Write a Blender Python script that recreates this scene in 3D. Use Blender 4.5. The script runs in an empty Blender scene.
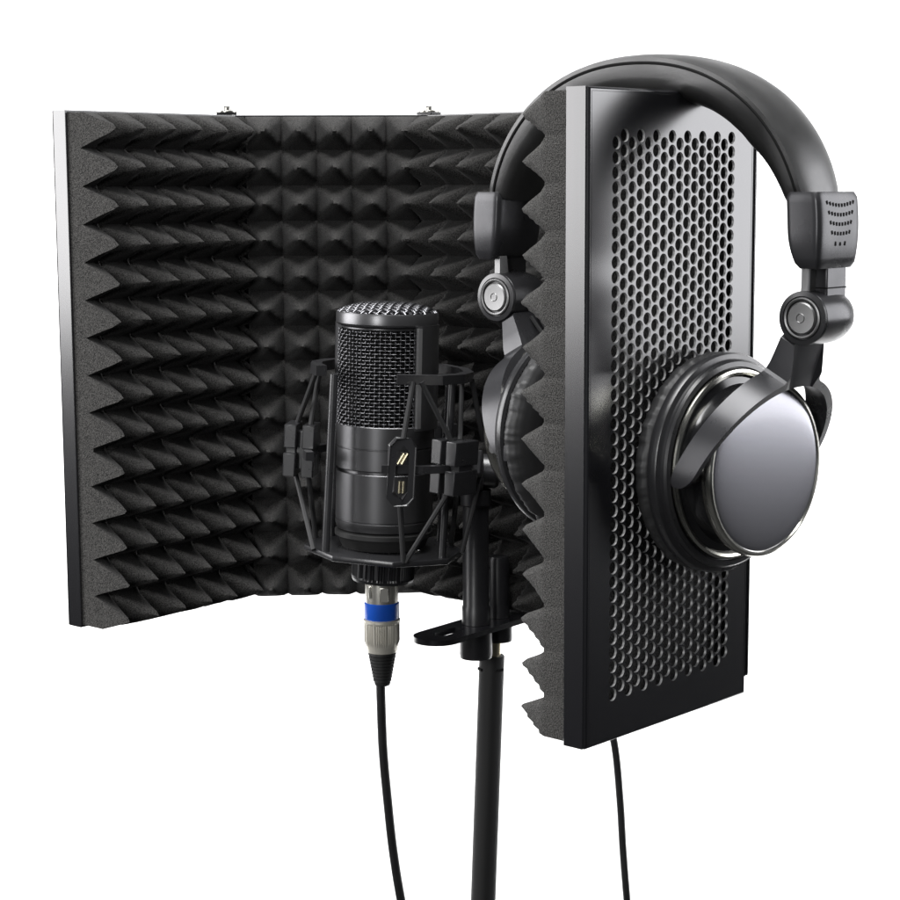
import bpy, bmesh, math, random
from mathutils import Vector, Matrix, noise, geometry
R = math.radians
SC = bpy.context.scene
COL = SC.collection
random.seed(4)
S = 0.315                                   # height of the folding screen in metres; z = 0 is its lower edge

# ------------------------------------------------------------------ camera
PIT, ROLL, FPX = R(7.9241), R(-0.2468), 1917.95
CAM = Vector((0, 0, 0.86014 * S))
_F = Vector((0, math.cos(PIT), -math.sin(PIT)))
_R0 = Vector((1, 0, 0)); _U0 = Vector((0, math.sin(PIT), math.cos(PIT)))
_R = _R0 * math.cos(ROLL) + _U0 * math.sin(ROLL)
_U = _U0 * math.cos(ROLL) - _R0 * math.sin(ROLL)
cd = bpy.data.cameras.new('camera'); cam = bpy.data.objects.new('camera', cd); COL.objects.link(cam)
cd.sensor_width = 36; cd.lens = 36 * FPX / 900; cd.clip_start = 0.05; cd.clip_end = 60
m = Matrix((_R, _U, -_F)).transposed().to_4x4(); m.translation = CAM
cam.matrix_world = m
SC.camera = cam

def at(px, py, Y):
    d = _F + _R * ((px - 450) / FPX) - _U * ((py - 450) / FPX)
    return CAM + d * (Y / d.y)
def at_z(px, py, z):
    d = _F + _R * ((px - 450) / FPX) - _U * ((py - 450) / FPX)
    return CAM + d * ((z - CAM.z) / d.z)

# ------------------------------------------------------------------ world and studio lamps
w = bpy.data.worlds.new('World'); SC.world = w; w.use_nodes = True
bg = w.node_tree.nodes['Background']; bg.inputs[0].default_value = (0.9, 0.95, 1, 1); bg.inputs[1].default_value = 0.05
SC.view_settings.view_transform = 'Standard'; SC.view_settings.look = 'None'
SC.view_settings.exposure = 0; SC.view_settings.gamma = 1
SC.cycles.max_bounces = 8

def softbox(name, loc, target, sx, sy, radiance, col=(1, 1, 1)):
    l = bpy.data.lights.new(name, 'AREA'); l.shape = 'RECTANGLE'; l.size = sx; l.size_y = sy
    l.energy = radiance * math.pi * sx * sy; l.color = col
    o = bpy.data.objects.new(name, l); COL.objects.link(o)
    o.location = loc; o.rotation_euler = (Vector(target) - Vector(loc)).to_track_quat('-Z', 'Y').to_euler()
    return o
softbox('softbox', (-2.3, 1.15, 0.78), (0, 1.1, 0.78), 1.6, 1.5, 7.2, (1, .99, 1))      # left
softbox('softbox', (2.4, 1.50, 0.70), (0.1, 1.25, 0.70), 1.3, 1.5, 4.8, (.97, .97, 1))   # right
softbox('softbox', (-1.05, -1.5, 0.75), (0, 1.1, 0.15), 0.4, 1.3, 14.5)                     # front left
softbox('softbox', (0.0, 0.75, 1.6), (0, 1.15, 0), 1.3, 0.9, 11.5)                           # overhead
for sx in (-1, 1):                                                                         # on the backdrop
    softbox('backdrop_lamp', (sx * 1.9, 2.5, -0.1), (sx * 1.9, 4.2, 0.0), 1.6, 1.6, 12)

# ------------------------------------------------------------------ mesh helpers
def finish(bm, name, mat, parent=None, smooth=True, ang=32, bevel=0, recalc=True):
    if bevel:
        ang = min(ang, 21)
        es = [e for e in bm.edges if len(e.link_faces) == 2 and e.calc_face_angle(0) > R(40)]
        bmesh.ops.bevel(bm, geom=es, offset=bevel, segments=2, profile=0.5, affect='EDGES', clamp_overlap=True)
    if recalc: bmesh.ops.recalc_face_normals(bm, faces=bm.faces)
    if smooth:
        for f in bm.faces: f.smooth = True
        for e in bm.edges:
            if len(e.link_faces) == 2 and e.calc_face_angle(0) > R(ang): e.smooth = False
    me = bpy.data.meshes.new(name); bm.to_mesh(me); bm.free()
    me.materials.append(mat)
    o = bpy.data.objects.new(name, me); COL.objects.link(o)
    if parent: o.parent = parent
    return o
def empty(name, loc=(0, 0, 0), rot=(0, 0, 0)):
    o = bpy.data.objects.new(name, None); COL.objects.link(o); o.location = loc; o.rotation_euler = rot
    o.empty_display_size = .02
    return o
def tag(o, label, cat, group=None, kind=None):
    if label: o['label'] = label
    if cat: o['category'] = cat
    if group: o['group'] = group
    if kind: o['kind'] = kind
def add_box(bm, c, s, M=None):
    r = bmesh.ops.create_cube(bm, size=1)
    T = Matrix.Translation(c) @ Matrix.Diagonal((s[0], s[1], s[2], 1))
    if M: T = M @ T
    bmesh.ops.transform(bm, matrix=T, verts=r['verts'])
    return r['verts']
def add_lathe(bm, prof, n=64, M=None, cap=True, wob=None):
    """prof: list of (r, h) turned round the local z axis"""
    rings = []
    for r, h in prof:
        if r < 1e-6:
            v = bm.verts.new((0, 0, h)); rings.append([v])
        else:
            ring = []
            for k in range(n):
                t = 2 * math.pi * k / n; rr = r + (wob(t, r, h) if wob else 0)
                ring.append(bm.verts.new((rr * math.cos(t), rr * math.sin(t), h)))
            rings.append(ring)
    for a, b in zip(rings, rings[1:]):
        if len(a) == 1 and len(b) == 1: continue
        for k in range(n):
            k2 = (k + 1) % n
            if len(a) == 1: bm.faces.new((a[0], b[k], b[k2]))
            elif len(b) == 1: bm.faces.new((a[k], a[k2], b[0]))
            else: bm.faces.new((a[k], a[k2], b[k2], b[k]))
    if cap:
        for ring in (rings[0], rings[-1]):
            if len(ring) > 2: bm.faces.new(ring)
    vs = [v for r in rings for v in r]
    if M: bmesh.ops.transform(bm, matrix=M, verts=vs)
    return vs
def frames(pts, closed=False, up=None):
    n = len(pts); out = []; prev = None
    for i in range(n):
        a = pts[(i - 1) % n] if (closed or i > 0) else pts[i]
        b = pts[(i + 1) % n] if (closed or i < n - 1) else pts[i]
        t = (b - a).normalized()
        if up is not None: u = up
        elif prev is None: u = Vector((0, 0, 1)) if abs(t.z) < .9 else Vector((1, 0, 0))
        else: u = prev
        u = (u - t * u.dot(t)).normalized(); prev = u
        out.append((t, u, t.cross(u)))
    return out
def add_tube(bm, pts, r, n=8, closed=False, rf=None, cap=True):
    pts = [Vector(p) for p in pts]; fr = frames(pts, closed); rings = []
    for i, (p, (t, u, v)) in enumerate(zip(pts, fr)):
        rr = rf(i / (len(pts) - 1)) if rf else r
        rings.append([bm.verts.new(p + (u * math.cos(2 * math.pi * k / n) + v * math.sin(2 * math.pi * k / n)) * rr) for k in range(n)])
    L = len(rings)
    for i in range(L if closed else L - 1):
        a, b = rings[i], rings[(i + 1) % L]
        for k in range(n): bm.faces.new((a[k], a[(k + 1) % n], b[(k + 1) % n], b[k]))
    if cap and not closed: bm.faces.new(rings[0]); bm.faces.new(rings[-1])
def add_loft(bm, secs, cap=True):
    rings = [[bm.verts.new(p) for p in s] for s in secs]; n = len(rings[0])
    for a, b in zip(rings, rings[1:]):
        for k in range(n): bm.faces.new((a[k], a[(k + 1) % n], b[(k + 1) % n], b[k]))
    if cap: bm.faces.new(rings[0]); bm.faces.new(rings[-1])
def add_prism(bm, poly, h0, h1, M=None):
    a = [bm.verts.new((x, y, h0)) for x, y in poly]; b = [bm.verts.new((x, y, h1)) for x, y in poly]; n = len(poly)
    bm.faces.new(a); bm.faces.new(b)
    for k in range(n): bm.faces.new((a[k], a[(k + 1) % n], b[(k + 1) % n], b[k]))
    if M: bmesh.ops.transform(bm, matrix=M, verts=a + b)
def spline(ps, per=10):
    ps = [Vector(p) for p in ps]; q = [ps[0] * 2 - ps[1]] + ps + [ps[-1] * 2 - ps[-2]]; out = []
    for i in range(1, len(q) - 2):
        for k in range(per):
            t = k / per; a, b, c, d = q[i - 1:i + 3]
            out.append(.5 * ((2 * b) + (c - a) * t + (2 * a - 5 * b + 4 * c - d) * t * t + (3 * b - a - 3 * c + d) * t ** 3))
    out.append(ps[-1]); return out

# ------------------------------------------------------------------ materials
def mat(name, base, rough=.5, metal=0, spec=.5, bump=None, tint=None, coat=0, rvar=0, aniso=0, sheen=0):
    m = bpy.data.materials.new(name); m.use_nodes = True; nt = m.node_tree; b = nt.nodes['Principled BSDF']
    b.inputs['Base Color'].default_value = (*base, 1); b.inputs['Roughness'].default_value = rough
    b.inputs['Metallic'].default_value = metal; b.inputs['Specular IOR Level'].default_value = spec
    b.inputs['Coat Weight'].default_value = coat; b.inputs['Coat Roughness'].default_value = .08
    b.inputs['Anisotropic'].default_value = aniso
    b.inputs['Sheen Weight'].default_value = sheen
    tc = nt.nodes.new('ShaderNodeTexCoord')
    if tint or rvar:
        nz = nt.nodes.new('ShaderNodeTexNoise'); nz.inputs['Scale'].default_value = (tint or (60, 0))[0]; nz.inputs['Detail'].default_value = 6
        nt.links.new(tc.outputs['Object'], nz.inputs['Vector'])
        if tint:
            mp = nt.nodes.new('ShaderNodeMapRange'); mp.inputs[1].default_value = .3; mp.inputs[2].default_value = .7
            mp.inputs[3].default_value = 1 - tint[1]; mp.inputs[4].default_value = 1 + tint[1]
            nt.links.new(nz.outputs[0], mp.inputs[0])
            mx = nt.nodes.new('ShaderNodeVectorMath'); mx.operation = 'SCALE'; mx.inputs[0].default_value = base
            nt.links.new(mp.outputs[0], mx.inputs['Scale']); nt.links.new(mx.outputs[0], b.inputs['Base Color'])
        if rvar:
            mr = nt.nodes.new('ShaderNodeMapRange'); mr.inputs[1].default_value = .3; mr.inputs[2].default_value = .7
            mr.inputs[3].default_value = rough - rvar; mr.inputs[4].default_value = rough + rvar
            nt.links.new(nz.outputs[0], mr.inputs[0]); nt.links.new(mr.outputs[0], b.inputs['Roughness'])
    if bump:
        sc, st, dist = bump
        n2 = nt.nodes.new('ShaderNodeTexNoise'); n2.inputs['Scale'].default_value = sc; n2.inputs['Detail'].default_value = 4
        nt.links.new(tc.outputs['Object'], n2.inputs['Vector'])
        bp = nt.nodes.new('ShaderNodeBump'); bp.inputs['Strength'].default_value = st; bp.inputs['Distance'].default_value = dist
        nt.links.new(n2.outputs[0], bp.inputs['Height']); nt.links.new(bp.outputs[0], b.inputs['Normal'])
    return m
M_foam = mat('foam', (.037, .036, .035), .95, spec=.15, tint=(1500, .8), bump=(1500, .6, .0006), sheen=.08)
M_cut = mat('cut_foam', (.054, .0525, .050), .95, spec=.15, tint=(1500, .95), bump=(1500, .8, .0008), sheen=.1)
for n__ in list(M_foam.node_tree.nodes) + list(M_cut.node_tree.nodes):
    if n__.type == 'TEX_NOISE': n__.inputs['Detail'].default_value = 1.5
M_pan = mat('black_painted_steel', (.010, .010, .012), .22, spec=1.0)
M_pan.node_tree.nodes['Principled BSDF'].inputs['IOR'].default_value = 1.58
M_rim_glint = mat('hole_rim_glint', (.50, .50, .50), .45, metal=.8)  # hole walls made paler than the black paint, imitating glints on the rims
M_blk = mat('satin_black_metal', (.017, .017, .019), .36, spec=.55, rvar=.04, bump=(1500, .08, .0002))
M_post_glint = mat('post_edge_glint', (.5, .5, .5), .4, metal=.8)  # pale colour imitating the highlight down the side post edge
M_anod = mat('anodised_black_metal', (.16, .16, .165), .34, metal=.85, rvar=.03, bump=(1800, .05, .0001))
M_mesh = mat('grille_wire', (.19, .19, .20), .28, metal=1)
M_dark = mat('dark_screen', (.006, .006, .006), .8, spec=.2)
M_plastic = mat('matt_black_plastic', (.026, .026, .028), .30, spec=.9, bump=(1600, .12, .0002), rvar=.05)
M_grey = mat('gunmetal_plastic', (.050, .050, .054), .29, metal=.35, spec=.6, bump=(2200, .10, .0001), rvar=.04)
M_leather = mat('black_leatherette', (.021, .021, .021), .36, spec=.95, bump=(1500, .15, .0003), rvar=.06)
M_pad = mat('soft_leatherette', (.032, .032, .033), .50, spec=.6, bump=(1500, .15, .0003))
M_chrome = mat('chrome', (.88, .87, .80), .20, metal=1)
M_disc = mat('smoked_mirror', (.36, .36, .39), .27, metal=.85, coat=.4)
M_gloss = mat('black_gloss', (.010, .010, .011), .14, spec=.8)
M_nickel = mat('satin_nickel', (.85, .83, .76), .27, metal=.85, bump=(1500, .05, .0001))
M_silver = mat('brushed_silver', (.26, .26, .26), .42, metal=.9, bump=(900, .15, .0002))
M_blue = mat('blue_plastic', (.015, .11, .62), .3)
M_rubber = mat('black_rubber', (.022, .022, .022), .55, spec=.4, bump=(900, .1, .0002))
M_cord = mat('black_cable_jacket', (.020, .020, .021), .38, spec=.5, tint=(60, .2))
M_elastic = mat('black_elastic', (.03, .03, .031), .6, spec=.4, bump=(2500, .3, .0002))
M_brass = mat('brass', (.62, .56, .40), .3, metal=1)
M_bright = mat('zinc_bolt', (.55, .54, .50), .3, metal=1)
M_paper = mat('white_paper', (.88, .88, .88), .9, spec=.1)
M_floor = mat('dark_floor', (.03, .03, .03), .8, spec=.2, tint=(3, .2))

# ------------------------------------------------------------------ backdrop and floor
FLOOR = -1.25
bm = bmesh.new(); rows = []
prof = [(5.2, 4.2)] + [(5.2, 4.2 - .25 * k) for k in range(1, 18)]
prof = [(4.2, z) for z in (3.6, 2.4, 1.2, 0, FLOOR + 1.0)] + \
       [(3.2 + math.cos(R(t)), FLOOR + 1 - math.sin(R(t)) + .006) for t in range(10, 91, 10)] + [(2.6, FLOOR + .006)]
for y, z in prof: rows.append([bm.verts.new((x, y, z)) for x in (-4.6, -2, 0, 2, 4.6)])
for a, b in zip(rows, rows[1:]):
    for k in range(4): bm.faces.new((a[k], a[k + 1], b[k + 1], b[k]))
o = finish(bm, 'backdrop', M_paper, recalc=False, ang=60); tag(o, 'seamless white paper sweep behind everything', 'backdrop', kind='structure')
bm = bmesh.new(); vs = [bm.verts.new(p) for p in ((-7, -5, FLOOR), (7, -5, FLOOR), (7, 7, FLOOR), (-7, 7, FLOOR))]; bm.faces.new(vs)
o = finish(bm, 'floor', M_floor, smooth=False); tag(o, 'plain dark studio floor under the stand', 'floor', kind='structure')

# ------------------------------------------------------------------ isolation shield
HGT = S; LIP = .0137; BASE = .0137
PV = {'A': (-.757, 3.705), 'HL': (-.4600, 4.042), 'HR': (-.0286, 4.078), 'J': (.399, 3.702), 'G': (.524, 3.285), 'F': (.499, 3.1656), 'N': (.205, 2.840)}
PV = {k: Vector((v[0] * S, v[1] * S, 0)) for k, v in PV.items()}
shield = empty('isolation_shield', (PV['HL'] + PV['HR']) / 2)
tag(shield, 'black five-panel folding microphone isolation shield lined with dark grey pyramid foam', 'isolation shield')
bpy.context.view_layer.update()
SHI = Matrix.Translation(-shield.location)

def perforated_sheet(bm, W, H, th=.0011, p=.00700, r=.00318, mx=.0222, top=.0150, bot=.0190):
    c0 = .00640; n = 16 if W < .16 else int((W - 2 * mx) / c0) + 1; x0 = (W - (n - 1) * c0) / 2
    cs = []
    for i in range(n):
        z = bot + r + (p / 2 if (i % 2 == 0) else 0)
        while z < H - top - r: cs.append((x0 + i * c0, z)); z += p
    pts = [Vector(q) for q in ((0, 0), (W, 0), (W, H), (0, H))]; edges = [(0, 1), (1, 2), (2, 3), (3, 0)]
    NS = 14
    for cx, cz in cs:
        b = len(pts)
        for k in range(NS):
            t = 2 * math.pi * (k + .5) / NS; pts.append(Vector((cx + r * math.cos(t), cz + r * math.sin(t))))
            edges.append((b + k, b + (k + 1) % NS))
    V, _, Fc, *_r = geometry.delaunay_2d_cdt(pts, edges, [], 0, 1e-7)
    grid = {}
    for cx, cz in cs: grid.setdefault((int(cx / p), int(cz / p)), []).append((cx, cz))
    def hole(x, z):
        gx, gz = int(x / p), int(z / p)
        for i in (-1, 0, 1):
            for j in (-1, 0, 1):
                for cx, cz in grid.get((gx + i, gz + j), ()):
                    if (x - cx) ** 2 + (z - cz) ** 2 < (r * .97) ** 2: return True
        return False
    def ctr(v):
        gx, gz = int(v.x / p), int(v.y / p); best = None
        for i in (-1, 0, 1):
            for j in (-1, 0, 1):
                for cx, cz in grid.get((gx + i, gz + j), ()):
                    q = math.hypot(v.x - cx, v.y - cz)
                    if best is None or q < best[0]: best = (q, cx, cz)
        if best and best[0] < r * 1.02: return best[1] + (v.x - best[1]) * .92, best[2] + (v.y - best[2]) * .92
        return v.x, v.y
    fr = [bm.verts.new((v.x, 0, v.y)) for v in V]; bk = [bm.verts.new((ctr(v)[0], -th, ctr(v)[1])) for v in V]
    seen = {}
    for f in Fc:
        x = sum(V[i].x for i in f) / len(f); z = sum(V[i].y for i in f) / len(f)
        if hole(x, z): continue
        bm.faces.new([fr[i] for i in f]); bm.faces.new([bk[i] for i in reversed(f)])
        for a, b in zip(f, f[1:] + f[:1]): seen[(a, b)] = 1
    for (a, b) in list(seen):
        if (b, a) not in seen:
            f_ = bm.faces.new((fr[b], fr[a], bk[a], bk[b]))
            if min(V[a].x, W - V[a].x, V[a].y, H - V[a].y) > .002: f_.material_index = 1  # hole walls take the pale glint colour
    for v in fr + bk:
        if not v.link_faces: bm.verts.remove(v)

def foam_mesh(W0, W1, ncol, h, phase=0.0, pitch=None, seed=0, BASE=BASE):
    """base block from LIP inward, pyramids on top; x in [W0, W1]; phase .5 = the first column is cut through its peaks"""
    bm = bmesh.new(); N = 9; rp = .0717 * S; t0 = .036 * S
    cp = pitch or (W1 - W0) / ncol
    nx = max(2, int(round((W1 - W0) / cp * N))); nz = int(round(HGT / rp * N))
    eps = .0015
    xs = [W0 + (W1 - W0) * i / nx for i in range(nx + 1)]; zs = [eps + (HGT - 2 * eps) * j / nz for j in range(nz + 1)]
    # snap to peaks and valleys
    def snap(v, off, pp, lo, hi):
        k = round((v - off) / (pp / 2)) * (pp / 2) + off
        return k if abs(k - v) < pp / (2 * N) * .98 and lo < k < hi else v
    xs = [xs[0]] + [snap(x, W0 - phase * cp, cp, W0, W1) for x in xs[1:-1]] + [xs[-1]]
    zs = [zs[0]] + [snap(z, HGT - t0, rp, eps, HGT - eps) for z in zs[1:-1]] + [zs[-1]]
    def hh(x, z):
        x_, z_ = x, z; dm = min(1, (x - W0) / .004, (W1 - x) / .004)
        x = x + dm * .0009 * noise.noise((x * 45, z * 45, seed + 20)); z = z + .0009 * noise.noise((x_ * 45, z * 45, seed + 40))
        u = ((x - W0) / cp + phase) % 1.0; u = abs(u - .5) * 2
        v = ((HGT - t0 - z) / rp) % 1.0; v = abs(v - .5) * 2; v = 1 - v
        ci, ri = int((x - W0) / cp + phase), int((HGT - t0 - z) / rp + .5)
        k = 1 + .05 * noise.noise((ci * 1.7 + seed, ri * 2.3, 4.2))
        m_ = (u ** 5 + v ** 5) ** .2
        m_ = (max(u, v) * .8 + m_ * .2)
        q = max(0, 1 - m_) ** 1.06
        if q > .88: q = .88 + (q - .88) * (.25 + .5 * abs(noise.noise((ci * 3.1, ri * 1.9, seed + 9))))
        if seed == 1: q *= 1.04 - .26 * max(0, (x - W0) / (W1 - W0) - .25)
        return h * q * k + .0004 * noise.noise((x * 320, z * 320, seed)) + .0006 * noise.noise((x * 60, z * 60, seed + 5))
    y0 = -.0070
    F_ = [[bm.verts.new((x, -(LIP + BASE + hh(x, z)), z)) for z in zs] for x in xs]
    for i in range(nx):
        for j in range(nz): bm.faces.new((F_[i][j], F_[i][j + 1], F_[i + 1][j + 1], F_[i + 1][j]))
    # back corners and sides
    nf_front = len(bm.faces)
    B = [[bm.verts.new((x, y0, z)) for z in zs] for x in (W0, W1)]
    for i, k in ((0, 0), (nx, 1)):
        for j in range(nz):
            f = (F_[i][j], F_[i][j + 1], B[k][j + 1], B[k][j]); bm.faces.new(f if k else f[::-1])
    T = [[bm.verts.new((xs[i], y0, zs[j])) for i in range(1, nx)] for j in (0, nz)]
    for k, j in ((0, 0), (1, nz)):
        line = [B[0][j]] + T[k] + [B[1][j]]
        for i in range(nx):
            f = (F_[i][j], F_[i + 1][j], line[i + 1], line[i]); bm.faces.new(f if not k else f[::-1])
    bk = [B[0][0]] + T[0] + [B[1][0]] + [B[1][j] for j in range(1, nz)] + [B[1][nz]] + T[1][::-1] + [B[0][nz]] + [B[0][j] for j in range(nz - 1, 0, -1)]
    bm.faces.new(bk); bm.faces.ensure_lookup_table()
    for f in bm.faces[nf_front:]: f.material_index = 1
    if seed == 5:
        for f in bm.faces[:nf_front]:
            if f.calc_center_median().x > W1 - cp * .52: f.material_index = 1
    return bm

def panel(a, b, f0, f1, ncol, h, phase=0, pitch=None, seed=0, base=BASE):
    P, Q = PV[a], PV[b]; d = (Q - P); W = d.length; ang = math.atan2(d.y, d.x)
    bm = bmesh.new(); perforated_sheet(bm, W - .0024, HGT - .0024)
    bmesh.ops.translate(bm, vec=(.0012, 0, .0012), verts=bm.verts)
    # rolled rim round the sheet: a folded lip with a small radius
    rad = .0018; th = .0011
    arc = [(-rad * (1 - math.cos(R(t))), rad * (1 - math.sin(R(t)))) for t in (90, 68, 45, 22, 0)]   # (depth, inset)
    prof = [(dp, ins) for dp, ins in arc] + [(-rad - .0003, 0), (-LIP + .0003, 0), (-LIP, .0002), (-LIP, th)] + [(-rad, th)]
    prof[0] = (0.0001, rad + .0004)
    loops = []
    for dp, ins in prof:
        loops.append([bm.verts.new(p) for p in ((ins, dp, ins), (W - ins, dp, ins), (W - ins, dp, HGT - ins), (ins, dp, HGT - ins))])
    for l0, l1 in zip(loops, loops[1:]):
        for k in range(4): bm.faces.new((l0[k], l0[(k + 1) % 4], l1[(k + 1) % 4], l1[k]))
    o = finish(bm, 'panel_shell', M_pan, shield, ang=30); o.data.materials.append(M_rim_glint)
    o.location = P - shield.location; o.rotation_euler = (0, 0, ang)
    fb = foam_mesh(f0 * S, W - f1 * S, ncol, h * S, phase, pitch and pitch * S, seed, base)
    fo = finish(fb, 'acoustic_foam', M_foam, o, ang=60); fo.data.materials.append(M_cut)
    # dark felt sheet between the perforated steel and the foam
    return o
panel('A', 'HL', .0055, .036, 5.6, .114, .5, .0722, 1, .0112)
panel('HL', 'HR', .039, .036, 5, .106, 0, None, 2)
panel('HR', 'J', .036, .027, 7, .104, 0, None, 3)
panel('J', 'G', .026, .040, 5, .098, 0, None, 4)
panel('F', 'N', .0055, .0050, 5.4, .084, .6, None, 5)

def hinge(a, b, pt, top):
    """a small plate lying over the joint with two rivets"""
    d = (PV[b] - PV[a]); ang = math.atan2(d.y, d.x); L_ = (.013 if pt[0] == pt[1] else .014) + (pt[1] - pt[0]).length
    c = (pt[0] + pt[1]) / 2
    bm = bmesh.new(); z = HGT if top else 0; s_ = 1 if top else -1
    yi = -.006 if pt[0] == pt[1] else -.020
    add_box(bm, (0, yi, s_ * .0013), (L_, .010, .0016))
    o = finish(bm, 'hinge_plate', M_blk, shield, bevel=.0004)
    o.location = Vector((c.x, c.y, z)) - shield.location; o.rotation_euler = (0, 0, ang)
    for k in ((0,) if pt[0] == pt[1] else (-1, 1)):
        bm = bmesh.new()
        add_lathe(bm, [(.0070, .0021), (.0070, .0029), (.0048, .0029), (.0048, .0021), (.0042, .0031), (.0030, .0034), (.0028, .0052), (.0018, .0060), (0, .0061)], 20, Matrix.Scale(s_, 4, (0, 0, 1)), cap=False)
        r = finish(bm, 'rivet', M_bright if top else M_blk, o); r.location = (k * (L_ / 2 - .007), yi, 0)
for top in (True, False):
    hinge('HL', 'HR', (PV['HL'], PV['HL']), top)
    hinge('HR', 'J', (PV['HR'], PV['HR']), top)
    hinge('J', 'G', (PV['J'], PV['J']), top)
    hinge('G', 'F', (PV['G'], PV['F']), top)

# slotted bar under the centre panel with the two posts it carries
Cmid = (PV['HR'] + PV['J']) / 2; cdn = (PV['J'] - PV['HR']).normalized(); inn = Vector((cdn.y, -cdn.x, 0))
end = at_z(437, 634, 0); far = at_z(524, 608, 0)
bar_dir = Vector((far.x - end.x, far.y - end.y, 0)).normalized()
post1 = end + bar_dir * .039; post2 = end + bar_dir * .0625; L_bar = .112

ang = math.atan2(bar_dir.y, bar_dir.x)
def stadium(x0, x1, r, n=10):
    return [(x1 + r * math.cos(t), r * math.sin(t)) for t in [R(-90 + 180 * k / n) for k in range(n + 1)]] + \
           [(x0 + r * math.cos(t), r * math.sin(t)) for t in [R(90 + 180 * k / n) for k in range(n + 1)]]
bm = bmesh.new(); hw = .0145
outer = stadium(0, L_bar, hw); inner = stadium(.004, .020, .0046)
pts = [Vector(p) for p in outer + inner]; no = len(outer); ni = len(inner)
edges = [(k, (k + 1) % no) for k in range(no)] + [(no + k, no + (k + 1) % ni) for k in range(ni)]
V, _, Fc, *_r = geometry.delaunay_2d_cdt(pts, edges, [], 1, 1e-7)
tp = [bm.verts.new((v.x, v.y, -.0008)) for v in V]; bt = [bm.verts.new((v.x, v.y, -.0042)) for v in V]; seen = {}
for f in Fc:
    x = sum(V[i].x for i in f) / len(f); y = sum(V[i].y for i in f) / len(f)
    if math.hypot(max(0, .004 - x, x - .020), y) < .0044: continue
    bm.faces.new([tp[i] for i in f]); bm.faces.new([bt[i] for i in reversed(f)])
    for a, b in zip(f, f[1:] + f[:1]): seen[(a, b)] = 1
for (a, b) in list(seen):
    if (b, a) not in seen: bm.faces.new((tp[b], tp[a], bt[a], bt[b]))
o = finish(bm, 'mounting_bar', M_pan, shield); o.location = Vector((end.x, end.y, 0)) - shield.location; o.rotation_euler = (0, 0, ang)

def upright(name, mt, parent, loc, prof, n=40, cap=True):
    bm = bmesh.new(); add_lathe(bm, prof, n, cap=cap); o = finish(bm, name, mt, parent)
    o.location = Vector(loc) - (parent.location if parent else Vector()); return o
zt = at(478, 496, post1.y).z
upright('mounting_post', M_blk, shield, (post1.x, post1.y, 0), [(.0088, -.0006), (.0088, .010), (.0082, .011), (.0080, zt - .006), (.0095, zt - .005), (.0095, zt + .004), (.007, zt + .005)])
upright('clamp_nut', M_blk, shield, (post1.x, post1.y, 0), [(.0100, -.0044), (.0102, -.020), (.0098, -.0222), (.0070, -.0228)])
zt2 = at(502, 556, post2.y).z
upright('mounting_post', M_blk, shield, (post2.x, post2.y, 0), [(.0068, -.0006), (.0068, zt2 - .002), (.0062, zt2)])
upright('clamp_nut', M_blk, shield, (post2.x, post2.y, 0), [(.0086, -.0044), (.0088, -.0150), (.0084, -.0160), (.004, -.0164)])

# ------------------------------------------------------------------ microphone stand under the bar
stand = empty('microphone_stand', (post2.x, post2.y, FLOOR + .003))
tag(stand, 'slim black microphone stand pole with brass thread under the slotted bar', 'microphone stand')
pt = at(492, 654, post2.y); lo = at(483, 905, post2.y)
d = (lo - pt).normalized(); k = (pt.z - (FLOOR + .02)) / -d.z; foot = pt + d * k
def cyl_between(bm, a, b, r, n=32):
    a, b = Vector(a), Vector(b); q = (b - a).to_track_quat('Z', 'Y').to_matrix().to_4x4(); L = (b - a).length
    add_lathe(bm, [(r - .0005, 0), (r, .0006), (r, L - .0006), (r - .0005, L)], n, Matrix.Translation(a) @ q)
sl = stand.location
bm = bmesh.new(); cyl_between(bm, pt - d * .009 - sl, pt + d * .0035 - sl, .0055); finish(bm, 'brass_thread', M_brass, stand)
bm = bmesh.new(); cyl_between(bm, pt + d * .0005 - sl, foot - sl, .0080)
finish(bm, 'pole', M_rubber, stand)
bm = bmesh.new()
q = d.to_track_quat('Z', 'Y').to_matrix().to_4x4()
for kk in (1.2, -1.9): add_box(bm, (0, 0, 0), (.0050, .0016, .0016), Matrix.Translation(pt + d * .009 + Vector((.0078 * math.sin(kk * .6), -.0078 * math.cos(kk * .6), 0)) - sl) @ Matrix.Rotation(kk * .6, 4, 'Z'))
finish(bm, 'crimp_mark', M_dark, stand)
bm = bmesh.new(); add_lathe(bm, [(.13, 0), (.13, .008), (.12, .014), (.02, .02), (.012, .04)], 48, Matrix.Translation(Vector((foot.x, foot.y, FLOOR + .003)) - sl)); finish(bm, 'round_base', M_blk, stand)

# ------------------------------------------------------------------ microphone
MY = 1.08
mbase = at(383.5, 548, MY); mtop = at(387.5, 312, MY)
tilt = math.atan2(mtop.x - mbase.x, mtop.z - mbase.z)
mic = empty('condenser_microphone', mbase, (0, tilt, 0))
tag(mic, 'black side-address condenser microphone with woven wire grille held upright in its cradle', 'microphone')
def mz(py): return at(385, py, MY).z - mbase.z
PXM = 1 / 1748.0
r_g = 47.0 * PXM
z_g0, z_g1 = mz(424), mz(328)
bm = bmesh.new(); nv = 60; nr = 28; A_ = .00038; rw = .00033
for i in range(nr):
    z = z_g0 + (z_g1 - z_g0) * (i + .5) / nr
    pts = []
    for k in range(nv * 4):
        t = 2 * math.pi * k / (nv * 4); ph = math.cos(math.pi * (k / 4) + math.pi * i)
        rr = r_g + A_ * ph; pts.append((rr * math.cos(t), rr * math.sin(t), z))
    add_tube(bm, pts, rw, 5, closed=True)
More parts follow.
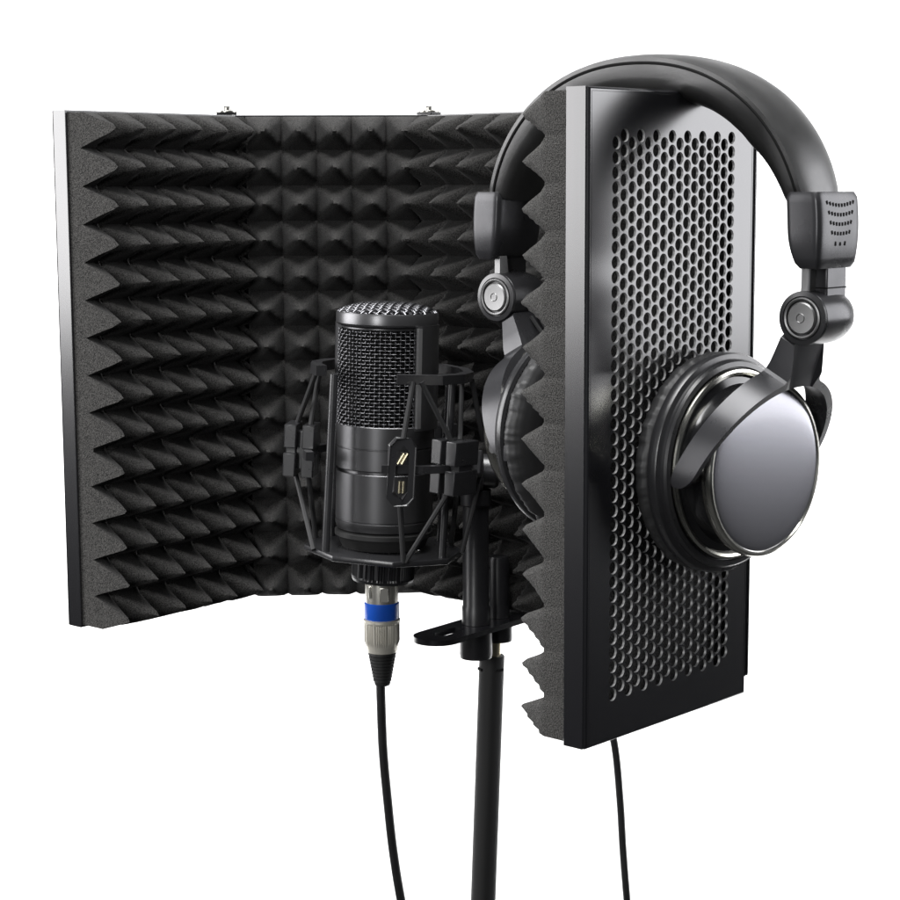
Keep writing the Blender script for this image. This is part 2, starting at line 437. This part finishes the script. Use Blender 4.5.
for j in range(nv):
    t = 2 * math.pi * j / nv; pts = []
    for k in range(nr * 4 + 1):
        z = z_g0 + (z_g1 - z_g0) * k / (nr * 4); ph = -math.cos(math.pi * (k / 4 - .5) + math.pi * j)
        rr = r_g + A_ * ph; pts.append((rr * math.cos(t), rr * math.sin(t), z))
    add_tube(bm, pts, rw, 5, cap=False)
finish(bm, 'grille_mesh', M_mesh, mic, ang=80)
bm = bmesh.new(); add_lathe(bm, [(r_g - .0022, z_g0 - .002), (r_g - .0022, z_g1 + .002)], 48); finish(bm, 'inner_screen', M_dark, mic)
# domed top of woven wire
zr = mz(313); Rd = 50 * PXM; dome_h = .0052
def dome(x, y): 
    q = min(1, (x * x + y * y) / (Rd * Rd)); return zr + dome_h * (1 - q ** 1.5)
bm = bmesh.new(); step = .0034; nn = int(Rd / step) + 1; ca, sa = math.cos(R(38)), math.sin(R(38))
for fam in (0, 1):
    for i in range(-nn, nn + 1):
        o_ = i * step; half = math.sqrt(max(0, (Rd * .97) ** 2 - o_ * o_))
        if half < .003: continue
        K = max(6, int(2 * half / (step / 4))); pts = []
        for k in range(K + 1):
            l = -half + 2 * half * k / K
            u, v = (l, o_) if fam == 0 else (o_, l)
            x, y = u * ca - v * sa, u * sa + v * ca
            ph = math.cos(math.pi * l / step) * (1 if i % 2 else -1) * (1 if fam else -1)
            pts.append((x, y, dome(x, y) + .0006 * ph))
        add_tube(bm, pts, .00085, 6)
finish(bm, 'grille_dome', M_mesh, mic, ang=80)
bm = bmesh.new(); add_lathe(bm, [(0, dome(0, 0) - .0014)] + [(Rd * q, dome(Rd * q, 0) - .0014) for q in (.3, .6, .8, .93)] + [(Rd * .95, zr - .002)], 48, cap=False); finish(bm, 'dome_screen', M_dark, mic)
bm = bmesh.new(); r1 = 50.5 * PXM
add_lathe(bm, [(r1 - .0022, mz(312)), (r1 - .0005, mz(311.2)), (r1, mz(313)), (r1, mz(322)), (r1 - .0006, mz(323.5)), (r_g - .0016, mz(326)), (r_g - .0016, z_g1 + .0005), (r1 - .0040, z_g1)], 72, cap=False)
finish(bm, 'top_ring', M_anod, mic)
for a0 in (R(-27), R(153)):
    bm = bmesh.new(); secs = []
    aw = R(26)
    for k in range(13):
        t = a0 + aw * (2 * k / 12 - 1); ri, ro = r_g - .0014, r_g + (.0026 if 0 < k < 12 else .0012)
        secs.append([(rr * math.cos(t), rr * math.sin(t), z) for rr, z in ((ri, z_g0 - .001), (ro, z_g0 - .001), (ro, z_g1 + .003), (ri, z_g1 + .003))])
    secs = [[(x, y, z) for x, y, z in s_] for s_ in secs]
    add_loft(bm, secs); o = finish(bm, 'side_post', M_anod, mic, ang=50)
for a0 in (R(-50), R(130)):
    bm = bmesh.new(); rr = r_g + .0030
    for z0, z1 in ((z_g0 + .0005, z_g1 + .0015),):
        secs = [[(q_ * math.cos(t), q_ * math.sin(t), z) for q_, t in ((rr - .004, a0 - .05), (rr, a0 - .045), (rr, a0 + .045), (rr - .004, a0 + .05))] for z in (z0, z1)]
    add_loft(bm, secs); finish(bm, 'post_glint_strip', M_post_glint, mic, bevel=.0005)  # added strip, its pale colour stands in for the post's edge highlight
r2 = 48.5 * PXM; g = .0008
bm = bmesh.new()
add_lathe(bm, [(r_g - .001, mz(422.5)), (r2 - .0003, mz(422.2)), (r2, mz(422.7)), (r2, mz(443.6)), (r2 - g * .6, mz(444.0)), (r2 - g * .6, mz(445.0)), (r2, mz(445.4)), (r2, mz(465)), (r2 - .0006, mz(466)), (r2 - .003, mz(466.4)), (r2 - .003, mz(469))], 80)
finish(bm, 'upper_collar', M_anod, mic)
bm = bmesh.new()
add_lathe(bm, [(r2 - .003, mz(469)), (r2 - .0003, mz(469.0)), (r2, mz(469.5)), (r2, mz(515.5)), (r2 - g * .5, mz(516)), (r2 - g * .5, mz(517)), (r2, mz(517.5)), (r2 - .0001, mz(522)), (r2 - .0012, mz(526)), (r2 - .004, mz(527))], 80)
finish(bm, 'lower_body', M_anod, mic)
bm = bmesh.new()
add_lathe(bm, [(r2 - .002, mz(527)), (r2 + .0003, mz(529)), (r2 + .0003, mz(533)), (r2 - .002, mz(536)), (r2 - .004, mz(545))], 64)
finish(bm, 'base_ring', M_rubber, mic)
# small lettering-free switch plate is not visible in the photo

# ------------------------------------------------------------------ shock mount
sm = empty('shock_mount', at(384, 553, MY), (0, tilt + R(2.0), 0))
tag(sm, 'black spider shock mount cradle with elastic cords round the microphone', 'shock mount')
smo = sm.location
def sz(py): return at(384, py, MY).z - smo.z
def pol(a, r, z): return Vector((r * math.sin(R(a)), -r * math.cos(R(a)), z))   # a = degrees to the right of the front
RT = .0445
def poly_arc(bm, angs, r, z, w_, h_):
    """flat bar bent along a polygon at radius r"""
    pts = [pol(a, r, z) for a in angs]; pin = [pol(a, r - w_, z) for a in angs]
    top = []
    secs = []
    for p, q in zip(pts, pin):
        secs.append([Vector((p.x, p.y, z + h_ / 2)), Vector((q.x, q.y, z + h_ / 2)), Vector((q.x, q.y, z - h_ / 2)), Vector((p.x, p.y, z - h_ / 2))])
    add_loft(bm, secs)
zt_, zm_, zb_ = sz(371), sz(455), sz(549)
bm = bmesh.new(); poly_arc(bm, (4, 38, 62, 85, 112, 140), RT + .001, zt_, .0058, .0052); finish(bm, 'top_clip', M_plastic, sm, bevel=.0009)
bm = bmesh.new(); poly_arc(bm, (-150, -120, -98, -82, -64), RT + .0025, zt_, .0062, .0058); finish(bm, 'top_clip', M_plastic, sm, bevel=.0012)
bm = bmesh.new()
angs = [k * 45 + 8 for k in range(9)]
secs = []
for a in angs:
    ro, ri = RT + .0015, .0225
    secs.append([pol(a, ro, zb_ + .0016), pol(a, ri, zb_ + .0016), pol(a, ri, zb_ - .0016), pol(a, ro, zb_ - .0016)])
add_loft(bm, secs, cap=False); bmesh.ops.remove_doubles(bm, verts=bm.verts, dist=1e-6); finish(bm, 'bottom_plate', M_plastic, sm, bevel=.0007)
def rod(a, r, z0, z1, rad=.0023, name='cage_rod', a1=None, r1_=None):
    bm = bmesh.new(); add_tube(bm, [pol(a, r, z0), pol(a, r, z0 + .6 * (z1 - z0)), pol(a if a1 is None else a1, r if r1_ is None else r1_, z1)], rad, 12); finish(bm, name, M_plastic, sm)
rod(-53, .0402, zb_, zt_ - .001)
rod(55, .0405, zb_, zt_ - .001)
rod(128, .0405, zb_, zt_ - .001)
rod(-128, .0405, zb_, zt_ - .001)
RO = .0475
BR, BL, BB = 51, -96, 148
FR = 10     # the front link sits 10 degrees to the right of the front
def blockat(a, nm='tension_block'):
    M_ = Matrix.Rotation(R(a), 4, 'Z') @ Matrix.Translation((0, -RO - (.003 if a < 0 else 0), zm_))     # local x tangential, y radial
    bm = bmesh.new()
    for sr in (-1, 1):                    # two flat cheeks, one behind the other, notched at half height
        for s_ in (-1, 1):
            add_box(bm, (0, sr * .0052, s_ * .0082), (.0205, .0070, .0136), M_)
        add_box(bm, (0, sr * .0052, 0), (.0120, .0058, .0060), M_)
    add_box(bm, (0, 0, 0), (.0080, .0120, .022), M_)
    return finish(bm, nm, M_plastic, sm, bevel=.0006)
blockat(BR); blockat(BL); blockat(BB)
# front link: an open chain-like frame
M_ = Matrix.Rotation(R(FR), 4, 'Z') @ Matrix.Translation((0, -RO - .0005, zm_ - .002)) @ Matrix.Rotation(R(90), 4, 'X')
bm = bmesh.new(); ox, oz, t_ = .0072, .0182, .0030
out = [(-ox, -oz + .004), (-ox + .0035, -oz), (ox - .0035, -oz), (ox, -oz + .004), (ox, oz - .004), (ox - .0035, oz), (-ox + .0035, oz), (-ox, oz - .004)]
inn_ = [((abs(x) - t_) * (1 if x > 0 else -1), (abs(y) - t_) * (1 if y > 0 else -1)) for x, y in out]
for k in range(8):
    a, b, c, e_ = out[k], out[(k + 1) % 8], inn_[(k + 1) % 8], inn_[k]
    va = [bm.verts.new((p[0], p[1], -.002)) for p in (a, b, c, e_)]; vb = [bm.verts.new((p[0], p[1], .002)) for p in (a, b, c, e_)]
    bm.faces.new(va); bm.faces.new(vb[::-1]); bm.faces.new((va[0], va[1], vb[1], vb[0])); bm.faces.new((va[2], va[3], vb[3], vb[2]))
bmesh.ops.remove_doubles(bm, verts=bm.verts, dist=1e-6)
bmesh.ops.transform(bm, matrix=M_, verts=bm.verts)
finish(bm, 'front_link', M_plastic, sm, bevel=.0007)
for (z0, z1, lean) in ((.0042, .0102, .0016), (-.0052, -.0118, 0)):
    bm = bmesh.new()
    for x_ in (-.0008, .0013):
        add_tube(bm, [(x_ - lean, z0, 0), (x_ + lean, z1, 0)], .00085 if z0 < 0 else .0011, 10)
    bmesh.ops.transform(bm, matrix=M_, verts=bm.verts); finish(bm, 'brass_pin', M_brass, sm)
bm = bmesh.new(); poly_arc(bm, (FR - 13, FR + 14, BR - 6), RO + .0015, zm_ - .001, .0045, .0042); finish(bm, 'outer_arm', M_plastic, sm, bevel=.0010)
bm = bmesh.new(); poly_arc(bm, (BR + 8, BR + 40, BB), RO + .0015, zm_ - .001, .0045, .0042); finish(bm, 'outer_arm', M_plastic, sm, bevel=.0010)
bm = bmesh.new(); poly_arc(bm, (BB, BB + 40, BB + 80, BL + 352), RO + .0015, zm_ - .001, .0045, .0042); finish(bm, 'outer_arm', M_plastic, sm, bevel=.0010)
bm = bmesh.new(); poly_arc(bm, (BL - 4, BL + 14, BL + 26), RO + .0015, zm_ - .001, .0045, .0050); finish(bm, 'outer_arm', M_plastic, sm, bevel=.0010)
def cord_(a, b):
    bm = bmesh.new(); add_tube(bm, [a, (a + b) / 2, b], .00150, 8); finish(bm, 'elastic_cord', M_elastic, sm)
for s_, zz in ((1, zt_ - .001), (-1, zb_ + .001)):
    zc = zm_ + s_ * .014
    cord_(pol(16, RT - .001, zz), pol(FR, RO, zm_ - .002 + s_ * .0165))
    for ba, (t1, t2) in ((BR, (22, 116) if s_ > 0 else (17, 118)), (BL, (-80, -104) if s_ > 0 else (-64, -112)), (BB, (125, 170))):
        ex = .007 if ba == BL else 0
        cord_(pol(t1, RT - .001, zz), pol(ba - 4, RO + ex, zc)); cord_(pol(t2, RT - .001, zz), pol(ba + 5, RO - ex * .3, zc))
    cord_(pol(84, RT, zz), pol(98, RO + .006, zc - s_ * .004))
# threaded cup below the plate, knurled
bm = bmesh.new(); kn = lambda t, r, h: (.00045 * (1 if (int(t / (2 * math.pi) * 144) % 2) else -1)) if .0173 < r < .0179 else 0
kz = lambda py: sz(py)
add_lathe(bm, [(.0165, zb_ - .0016), (.0176, zb_ - .0026), (.0176, kz(575)), (.0180, kz(577)), (.0172, kz(580)), (.0120, kz(582)), (.0110, kz(582))], 144, wob=kn)
finish(bm, 'retaining_cup', M_blk, sm, ang=25)
# swivel arm from the back right block to the post
bm = bmesh.new(); Minv = (Matrix.Translation(smo) @ Matrix.Rotation(tilt + R(2.0), 4, 'Y')).inverted()
p0 = pol(92, RO + .001, zm_ - .002); p1 = Minv @ Vector((post1.x, post1.y, zt + .010))
dd = (p1 - p0); q = dd.to_track_quat('X', 'Z').to_matrix().to_4x4()
add_box(bm, (dd.length / 2, 0, 0), (dd.length + .008, .010, .015), Matrix.Translation(p0) @ q)
finish(bm, 'swivel_arm', M_plastic, sm, bevel=.0015)
bm = bmesh.new(); add_lathe(bm, [(.0085, -.016), (.0105, -.014), (.0105, .012), (.009, .014)], 32, Matrix.Translation(p1 + Vector((0, 0, .006))) @ Matrix.Rotation(R(90), 4, 'Y') ); finish(bm, 'swivel_joint', M_plastic, sm)
bm = bmesh.new(); add_tube(bm, [p1 + Vector((.012, 0, .008)), p1 + Vector((.022, -.004, .014))], .0035, 12); add_box(bm, p1 + Vector((-.012, -.022, .012)), (.014, .006, .006)); finish(bm, 'thumb_screw', M_plastic, sm, bevel=.0008)

# ------------------------------------------------------------------ microphone cable
xb = at(381.5, 583, MY)
cab = empty('microphone_cable', xb)
tag(cab, 'black microphone cable with silver connector and blue ring plugged in below the microphone', 'cable')
def cz(py): return at(381.5, py, MY).z - xb.z
q = PXM
bm = bmesh.new(); add_lathe(bm, [(16 * q, .004), (16.5 * q, cz(584)), (16.5 * q, cz(602))], 40)
finish(bm, 'connector_shell', M_nickel, cab)
bm = bmesh.new(); add_box(bm, (.3 * q * 10, -16.6 * q, cz(592)), (9 * q, 1.4 * q, 15 * q)); add_box(bm, (-11 * q, -12.5 * q, cz(590)), (3 * q, 3 * q, 12 * q)); finish(bm, 'release_tab', M_nickel, cab, bevel=.0004)
bm = bmesh.new(); add_lathe(bm, [(16.5 * q, cz(601.5)), (17.6 * q, cz(602.5)), (17.6 * q, cz(617)), (17 * q, cz(618))], 48); finish(bm, 'blue_ring', M_blue, cab)
kn2 = lambda t, r, h: (.00018 * (1 if (int(t / (2 * math.pi) * 120) % 2) else -1)) if 16.6 * q < r < 17.95 * q else 0
bm = bmesh.new(); add_lathe(bm, [(17.2 * q, cz(618)), (18.4 * q, cz(619)), (18.4 * q, cz(621)), (17.6 * q, cz(623)), (17.6 * q, cz(640)), (17 * q, cz(641.5)), (16.2 * q, cz(645)), (15.2 * q, cz(651)), (13.5 * q, cz(652))], 120, wob=kn2); finish(bm, 'grip_sleeve', mat('satin_champagne_nickel', (.80, .77, .68), .40, metal=.5, bump=(1500, .1, .0001)), cab, ang=25)
prof = [(13.8 * q, cz(651))]
for k in range(9):
    y = 652 + k * 3.3; r = 14.2 - k * .62
    prof += [(r * q, cz(y)), (r * q, cz(y + 1.9)), ((r - 1.7) * q, cz(y + 2.1)), ((r - 1.7) * q, cz(y + 3.1))]
prof += [(8.2 * q, cz(682)), (7.6 * q, cz(684.5)), (4 * q, cz(686))]
bm = bmesh.new(); add_lathe(bm, prof, 40); finish(bm, 'strain_relief', M_rubber, cab)
pth = spline([at(px, py, MY + dy) - xb for px, py, dy in ((380.5, 680, 0), (381, 700, 0), (383, 750, .002), (387.5, 800, .004), (393, 850, .008), (401, 900, .012), (412, 950, .02), (432, 1040, .05), (470, 1150, .10), (520, 1260, .2))], 8)
last = pth[-1]
bm = bmesh.new(); add_tube(bm, pth, 4.7 * q, 14); finish(bm, 'cord', M_cord, cab)

# ------------------------------------------------------------------ headphones
e_ = (PV['F'] - PV['N']).normalized(); n_ = Vector((e_.y, -e_.x, 0))
HO = Vector((.12393, .96032, .13163))
hp = empty('headphones', HO, (0, 0, math.atan2(n_.y, n_.x)))
tag(hp, 'black over-ear headphones with chrome-rimmed round ear cups hung over the near panel', 'headphones')
HM = Matrix.Translation(HO) @ Matrix.Rotation(math.atan2(n_.y, n_.x), 4, 'Z'); HI = HM.inverted()
AC = -.0268; AH = .1015; Z0 = .108; BH = .0945   # arch: centre, half width, spring height, rise (outer face of the cover)
def arch(t, off=0):                          # t in degrees; off inward
    a = AC + AH * abs(math.cos(R(t))) ** .92 * (1 if math.cos(R(t)) > 0 else -1); z = Z0 + BH * math.sin(R(t)) ** .95
    nx, nz = math.cos(R(t)) / AH, math.sin(R(t)) / BH; l = math.hypot(nx, nz)
    return Vector((a - off * nx / l, 0, z - off * nz / l))
T0, T1 = 15, 165
def sweep(bm, secf, n=72, t0=T0, t1=T1):
    secs = []
    for k in range(n + 1):
        t = t0 + (t1 - t0) * k / n; c = arch(t); nrm = (c - arch(t, .001)).normalized(); s_ = secf((t - T0) / (T1 - T0))
        secs.append([c - nrm * dpt + Vector((0, sy, 0)) for dpt, sy in s_])
    add_loft(bm, secs)
def cover(u):
    hw = .0165 + .0035 * math.sin(math.pi * u) ** .5; pts = []
    for k in range(13): 
        y = -hw + 2 * hw * k / 12; pts.append((.0022 * (abs(y) / hw) ** 3.0, y))
    return pts + [(.0042, hw), (.0046, hw * .9), (.0046, -hw * .9), (.0042, -hw)]
bm = bmesh.new(); sweep(bm, cover); finish(bm, 'headband_cover', M_leather, hp, ang=55)
def padf(u):
    env = min(1, .62 + 2.2 * min(u, 1 - u)); hw = .0162 + .0035 * math.sin(math.pi * u) ** .5; pts = []; dep = .0165 * env
    N_ = 16
    for k in range(N_ + 1):
        t = math.pi * k / N_; pts.append((.0056 + dep * math.sin(t) ** .62, hw * math.cos(t) * (1 + .05 * math.sin(t))))
    return pts + [(.0044, -hw * .9), (.0044, hw * .9)]
bm = bmesh.new(); sweep(bm, padf)
for v in bm.verts:
    v.co += Vector((0, 0, 1)) * .0003 * noise.noise(v.co * 120)
finish(bm, 'headband_padding', M_leather, hp, ang=55)
for s_ in (-1, 1):
    bm = bmesh.new(); pts = []
    for k in range(100):
        u = k / 99; t = T0 + (T1 - T0) * u; c = arch(t, .0050); pts.append(c + Vector((0, s_ * (.0162 + .0035 * math.sin(math.pi * u) ** .5), 0)))
    add_tube(bm, pts, .0008, 6); finish(bm, 'piping', M_dark, hp)

def ux(sgn, a0):                              # maps cup-local outward distance to the headphone x axis
    return lambda a: a0 + sgn * a
def side(sgn, a0, abox, cz_, ya, yz, bz):
    X = ux(sgn, a0)
    RM = Matrix(((0, 0, sgn, a0), (0, 1.055, 0, 0), (1.055, 0, 0, cz_), (0, 0, 0, 1)))     # lathe z -> outward
        # housing
    bm = bmesh.new()
    add_lathe(bm, [(.034, .0105), (.0508, .0110), (.0522, .0118), (.0525, .0130), (.0525, .0155), (.0518, .0168), (.0500, .0172), (.0494, .0176), (.0494, .0196), (.0485, .0208), (.0462, .0212), (.0458, .0200), (.0380, .0195), (0, .0195)], 96, RM, cap=False)
    cup = finish(bm, 'ear_cup', M_plastic, hp, ang=30)
    bm = bmesh.new()
    def wr(t, r, h):
        if h < .0005 or r < .035: return 0
        k = math.sin(max(0, min(1, h / .0115)) * math.pi) ** .7
        nz = noise.noise((math.cos(t) * 9, math.sin(t) * 9, h * 60)) * .5 + noise.noise((math.cos(t) * 26, math.sin(t) * 26, h * 90 + 3)) * .5
        return k * nz * .0016
    prof = [(.030, .0108), (.029, .006), (.031, .0015), (.036, -.0006), (.043, -.0004), (.0475, .0009), (.0506, .0030), (.0520, .0056), (.0520, .0080), (.0505, .0102), (.0488, .0110)]
    prof2 = []
    for (r0, h0), (r1_, h1) in zip(prof, prof[1:]):
        for k in range(3): prof2.append((r0 + (r1_ - r0) * k / 3, h0 + (h1 - h0) * k / 3))
    prof2.append(prof[-1])
    add_lathe(bm, prof2, 300, RM, cap=False, wob=wr); finish(bm, 'ear_pad', M_pad, cup, ang=70)
    bm = bmesh.new(); NS = 150
    for k in range(NS):
        t = 2 * math.pi * k / NS
        p = [Vector((.0503 * math.cos(t + dt), .0503 * math.sin(t + dt), .0108)) for dt in (-.011, .011)]
        add_tube(bm, [RM @ p[0], RM @ p[1]], .00055, 5)
    finish(bm, 'stitching', M_dark, cup)
    bm = bmesh.new(); add_lathe(bm, [(.0430, .0200), (.0452, .0212), (.0450, .0228), (.0438, .0234), (.0425, .0230), (.0422, .0200)], 96, RM, cap=False); finish(bm, 'chrome_ring', M_chrome, cup)
    bm = bmesh.new(); add_lathe(bm, [(.0424, .0215), (.0385, .0235), (.0372, .027), (.0372, .033), (.0392, .0362), (.0405, .0368)], 96, RM, cap=False); finish(bm, 'waist', M_gloss, cup)
    bm = bmesh.new(); add_lathe(bm, [(.0398, .0352), (.0412, .0362), (.0418, .0378), (.0417, .0396), (.0411, .0410), (.0402, .0416), (.0393, .0416), (.0388, .0409)], 96, RM, cap=False); finish(bm, 'chrome_rim', M_chrome, cup)
    bm = bmesh.new(); add_lathe(bm, [(.0389, .0409)] + [(.0389 * math.cos(R(k)), .0409 + .0013 * math.sin(R(k))) for k in range(8, 90, 8)] + [(0, .0422)], 96, RM, cap=False); finish(bm, 'cap_disc', M_disc, cup, ang=60)
    for sy in (-1, 1):       # pivot bolts the yoke swings on
        bm = bmesh.new(); add_lathe(bm, [(.0028, 0), (.0028, .005)], 20, Matrix.Translation((ya, sy * .046, yz)) @ Matrix.Rotation(R(-90 * sy), 4, 'X')); finish(bm, 'pivot', M_plastic, cup)
        bm = bmesh.new(); add_lathe(bm, [(.004, 0), (.004, .010)], 20, Matrix.Translation((ya, sy * .0375, yz)) @ Matrix.Rotation(R(-90 * sy), 4, 'X')); finish(bm, 'pivot_boss', M_plastic, cup)
    # yoke: flat fork cut from thick plate, tilted outward about the pivots
    tl = R(28.5); dirU = Vector((sgn * math.sin(tl), 0, math.cos(tl))); dirW = Vector((sgn * math.cos(tl), 0, -math.sin(tl))); c0 = Vector((ya, 0, yz))
    bm = bmesh.new(); secs = []
    for k in range(-4, 125):
        ph = 180 * k / 120; cp_, sp_ = math.cos(R(ph)), math.sin(R(max(0, min(180, ph))))
        ro, ri = .0549, .0508
        if abs(cp_) < .45:
            stem = min(.0135 / max(abs(cp_), 1e-4), .0745 / sp_)
            ro = (ro ** 14 + stem ** 14) ** (1 / 14)
            ro = min(ro, .0745 / sp_)
        wd = .0128 + .0008 * sp_
        for kk in (k, 120 - k):
            if kk <= 2: wd *= math.sqrt(max(.04, 1 - ((2 - kk) / 6.3) ** 2))
        rad = Vector((0, -cp_, 0)) + dirU * math.sin(R(ph))
        W_ = (dirW * sp_ + Vector((sgn, 0, 0)) * (1 - sp_)).normalized()
        tt = max(0, (ro - .060) / .0145); sh = Vector((-sgn * .004 * tt, 0, 0)); wo = wd * (1 - .38 * tt)
        secs.append([c0 + sh + rad * ro + W_ * wo / 2, c0 + sh + rad * ro - W_ * wo / 2, c0 + rad * ri - W_ * wd / 2, c0 + rad * ri + W_ * wd / 2])
    add_loft(bm, secs)
    yk = finish(bm, 'yoke', M_grey, hp, ang=35, bevel=.0006)
    # hinge barrel, axis along y
    bx = ya + sgn * .0390; bc = Vector((bx, 0, .0755 + bz))
    bm = bmesh.new(); MB = Matrix.Translation(bc) @ Matrix.Rotation(R(90), 4, 'X')
    if True:   # button faces the near side (-y) on both sides of this pair
        add_lathe(bm, [(.0085, .0132), (.0118, .0134), (.0127, .0120), (.0130, .0060), (.0131, -.0030), (.0129, -.0090), (.0115, -.0140), (.0080, -.0172), (0, -.0182)], 56, MB)
    br = finish(bm, 'hinge_barrel', M_grey if sgn > 0 else M_plastic, hp, ang=28)
    bm = bmesh.new(); add_lathe(bm, [(.0122, .0125), (.0129, .0128), (.0127, .0139), (.0105, .0143), (.0100, .0130)], 56, MB, cap=False); finish(bm, 'dark_collar', M_plastic, br)
    bm = bmesh.new(); add_lathe(bm, [(.0083, .0130), (.0085, .0146), (.0092, .0149), (.0098, .0146), (.0099, .0130)], 56, MB, cap=False); finish(bm, 'silver_ring', M_silver, br)
    bm = bmesh.new(); add_lathe(bm, [(.0077, .0130), (.0077, .0143), (.0070, .0151), (.0045, .0150), (0, .0149)], 56, MB, cap=False); bt = finish(bm, 'button', M_silver, br)
    bm = bmesh.new(); add_lathe(bm, [(.0016, .0146), (.0021, .0153), (.0026, .0146)], 24, MB @ Matrix.Translation((-.0004, 0, 0)), cap=False); finish(bm, 'button_emblem', M_silver, br)
    # slider from barrel to end block
    bm = bmesh.new(); xs = bx + sgn * .004
    add_box(bm, (xs, .0035, .0945), (.0075, .0178, .0240)); finish(bm, 'slider', M_grey if sgn > 0 else M_plastic, hp, bevel=.0009)
    bm = bmesh.new(); add_box(bm, (xs, .0035, .0895), (.0079, .0182, .0006)); finish(bm, 'slider_seam', M_dark, hp)
    bm = bmesh.new()
    add_loft(bm, [[Vector((bx + sgn * dx, y, z)) for dx, y in ((-.0018, y0 - w2), (.0018, y0 - w2), (.0018, y0 + w2), (-.0018, y0 + w2))] for z, y0, w2 in ((.084, -.0085, .0045), (.094, -.0090, .0034), (.1005, -.0095, .0030))])
    finish(bm, 'hinge_finger', M_silver, hp, bevel=.0004)
    # end block: side outline in (outward, z), width along y
    xo = abox
    bm = bmesh.new(); secs = []; NZ = 14
    def outx(z):                                # outward face of the block, gently convex
        q = (z - .117) / .018; return .0104 - .0015 * q * q
    for k in range(NZ + 1):
        z = .0988 + (.1345 - .0988) * k / NZ; q = (z - .1166) / .0179
        xi = -.0085 - .0010 * q - (.0040 * q * q if q < 0 else 0) * -1; x1 = outx(z)
        hy = .0188 * (1 - .10 * max(0, -q) ** 2.2); edge = .0010 if k in (0, NZ) else 0
        cx_, hx = (xi + x1) / 2, (x1 - xi) / 2 - edge; hy -= edge; ring = []
        for m_ in range(40):
            t = 2 * math.pi * (m_ + .5) / 40; c_, s__ = math.cos(t), math.sin(t); ex = 2 / 9
            ring.append(Vector((xo + sgn * (cx_ + hx * math.copysign(abs(c_) ** ex, c_)), hy * math.copysign(abs(s__) ** ex, s__), z)))
        secs.append(ring)
    add_loft(bm, secs); eb = finish(bm, 'end_block', M_grey, hp, ang=50)
    bm = bmesh.new()
    for row, (z, ncol, sl) in enumerate(((.1300, 10, .0013), (.1256, 9, .0013), (.1212, 8, .0012), (.1168, 7, .0012), (.1120, 3, .0016))):
        for k in range(ncol):
            y = (k - (ncol - 1) / 2) * (.0026 if ncol > 3 else .0042); droop = .0018 * math.cos(min(1.5, abs(y) / .013 * 1.5)) 
            zz = z - droop
            xo_ = outx(zz) + .0000
            add_box(bm, (0, 0, 0), (.0005, .0010, .0017 if ncol > 3 or k == 1 else .0020), Matrix.Translation((xo + sgn * xo_, y, zz)) @ Matrix.Rotation(R(20) * (1 if y < 0 else -1) * min(1, abs(y) / .01), 4, 'X'))
    finish(bm, 'vent_slots', M_dark, eb)
    # both cups have swivelled a little on their yokes
    p_ = Matrix.Translation((ya, 0, yz)); cup.matrix_local = Matrix.Translation((.002 if sgn > 0 else 0, 0, 0)) @ p_ @ Matrix.Rotation(R(-12 if sgn < 0 else -5), 4, 'Z') @ p_.inverted()
    return cup
cupR = side(1, 0.0, .0705, 0, .0305, 0, 0)
cupL = side(-1, -.058, -.1240, .010, -.082, .003, .003)
# thin cords at the far hinge
bm = bmesh.new()
for k in range(4):
    y = .000 + k * .0055; add_tube(bm, spline([Vector((-.108 + .001 * k, y, .068)), Vector((-.100, y + .002, .058)), Vector((-.088, y + .003, .050))], 5), .0011, 6)
finish(bm, 'hinge_wire', M_elastic, hp)
# cable leaving the far cup, passing behind the near panel
pts = [Vector((-.068, .004, -.050)), Vector((-.073, .010, -.075))] + [HI @ at(px, py, Y) for px, py, Y in ((600, 690, 1.03), (614, 742, 1.03), (620, 800, 1.03), (623, 850, 1.03), (627, 900, 1.03), (633, 960, 1.04), (645, 1100, 1.06), (660, 1300, 1.1))]
bm = bmesh.new(); add_tube(bm, spline(pts, 8), .00205, 10); finish(bm, 'headphone_cord', M_cord, hp)
bm = bmesh.new(); add_tube(bm, [Vector((-.068, .004, -.046)), Vector((-.0695, .0055, -.066))], .0036, 12, rf=lambda u: .0042 - .0014 * u); finish(bm, 'cord_sleeve', M_rubber, hp)
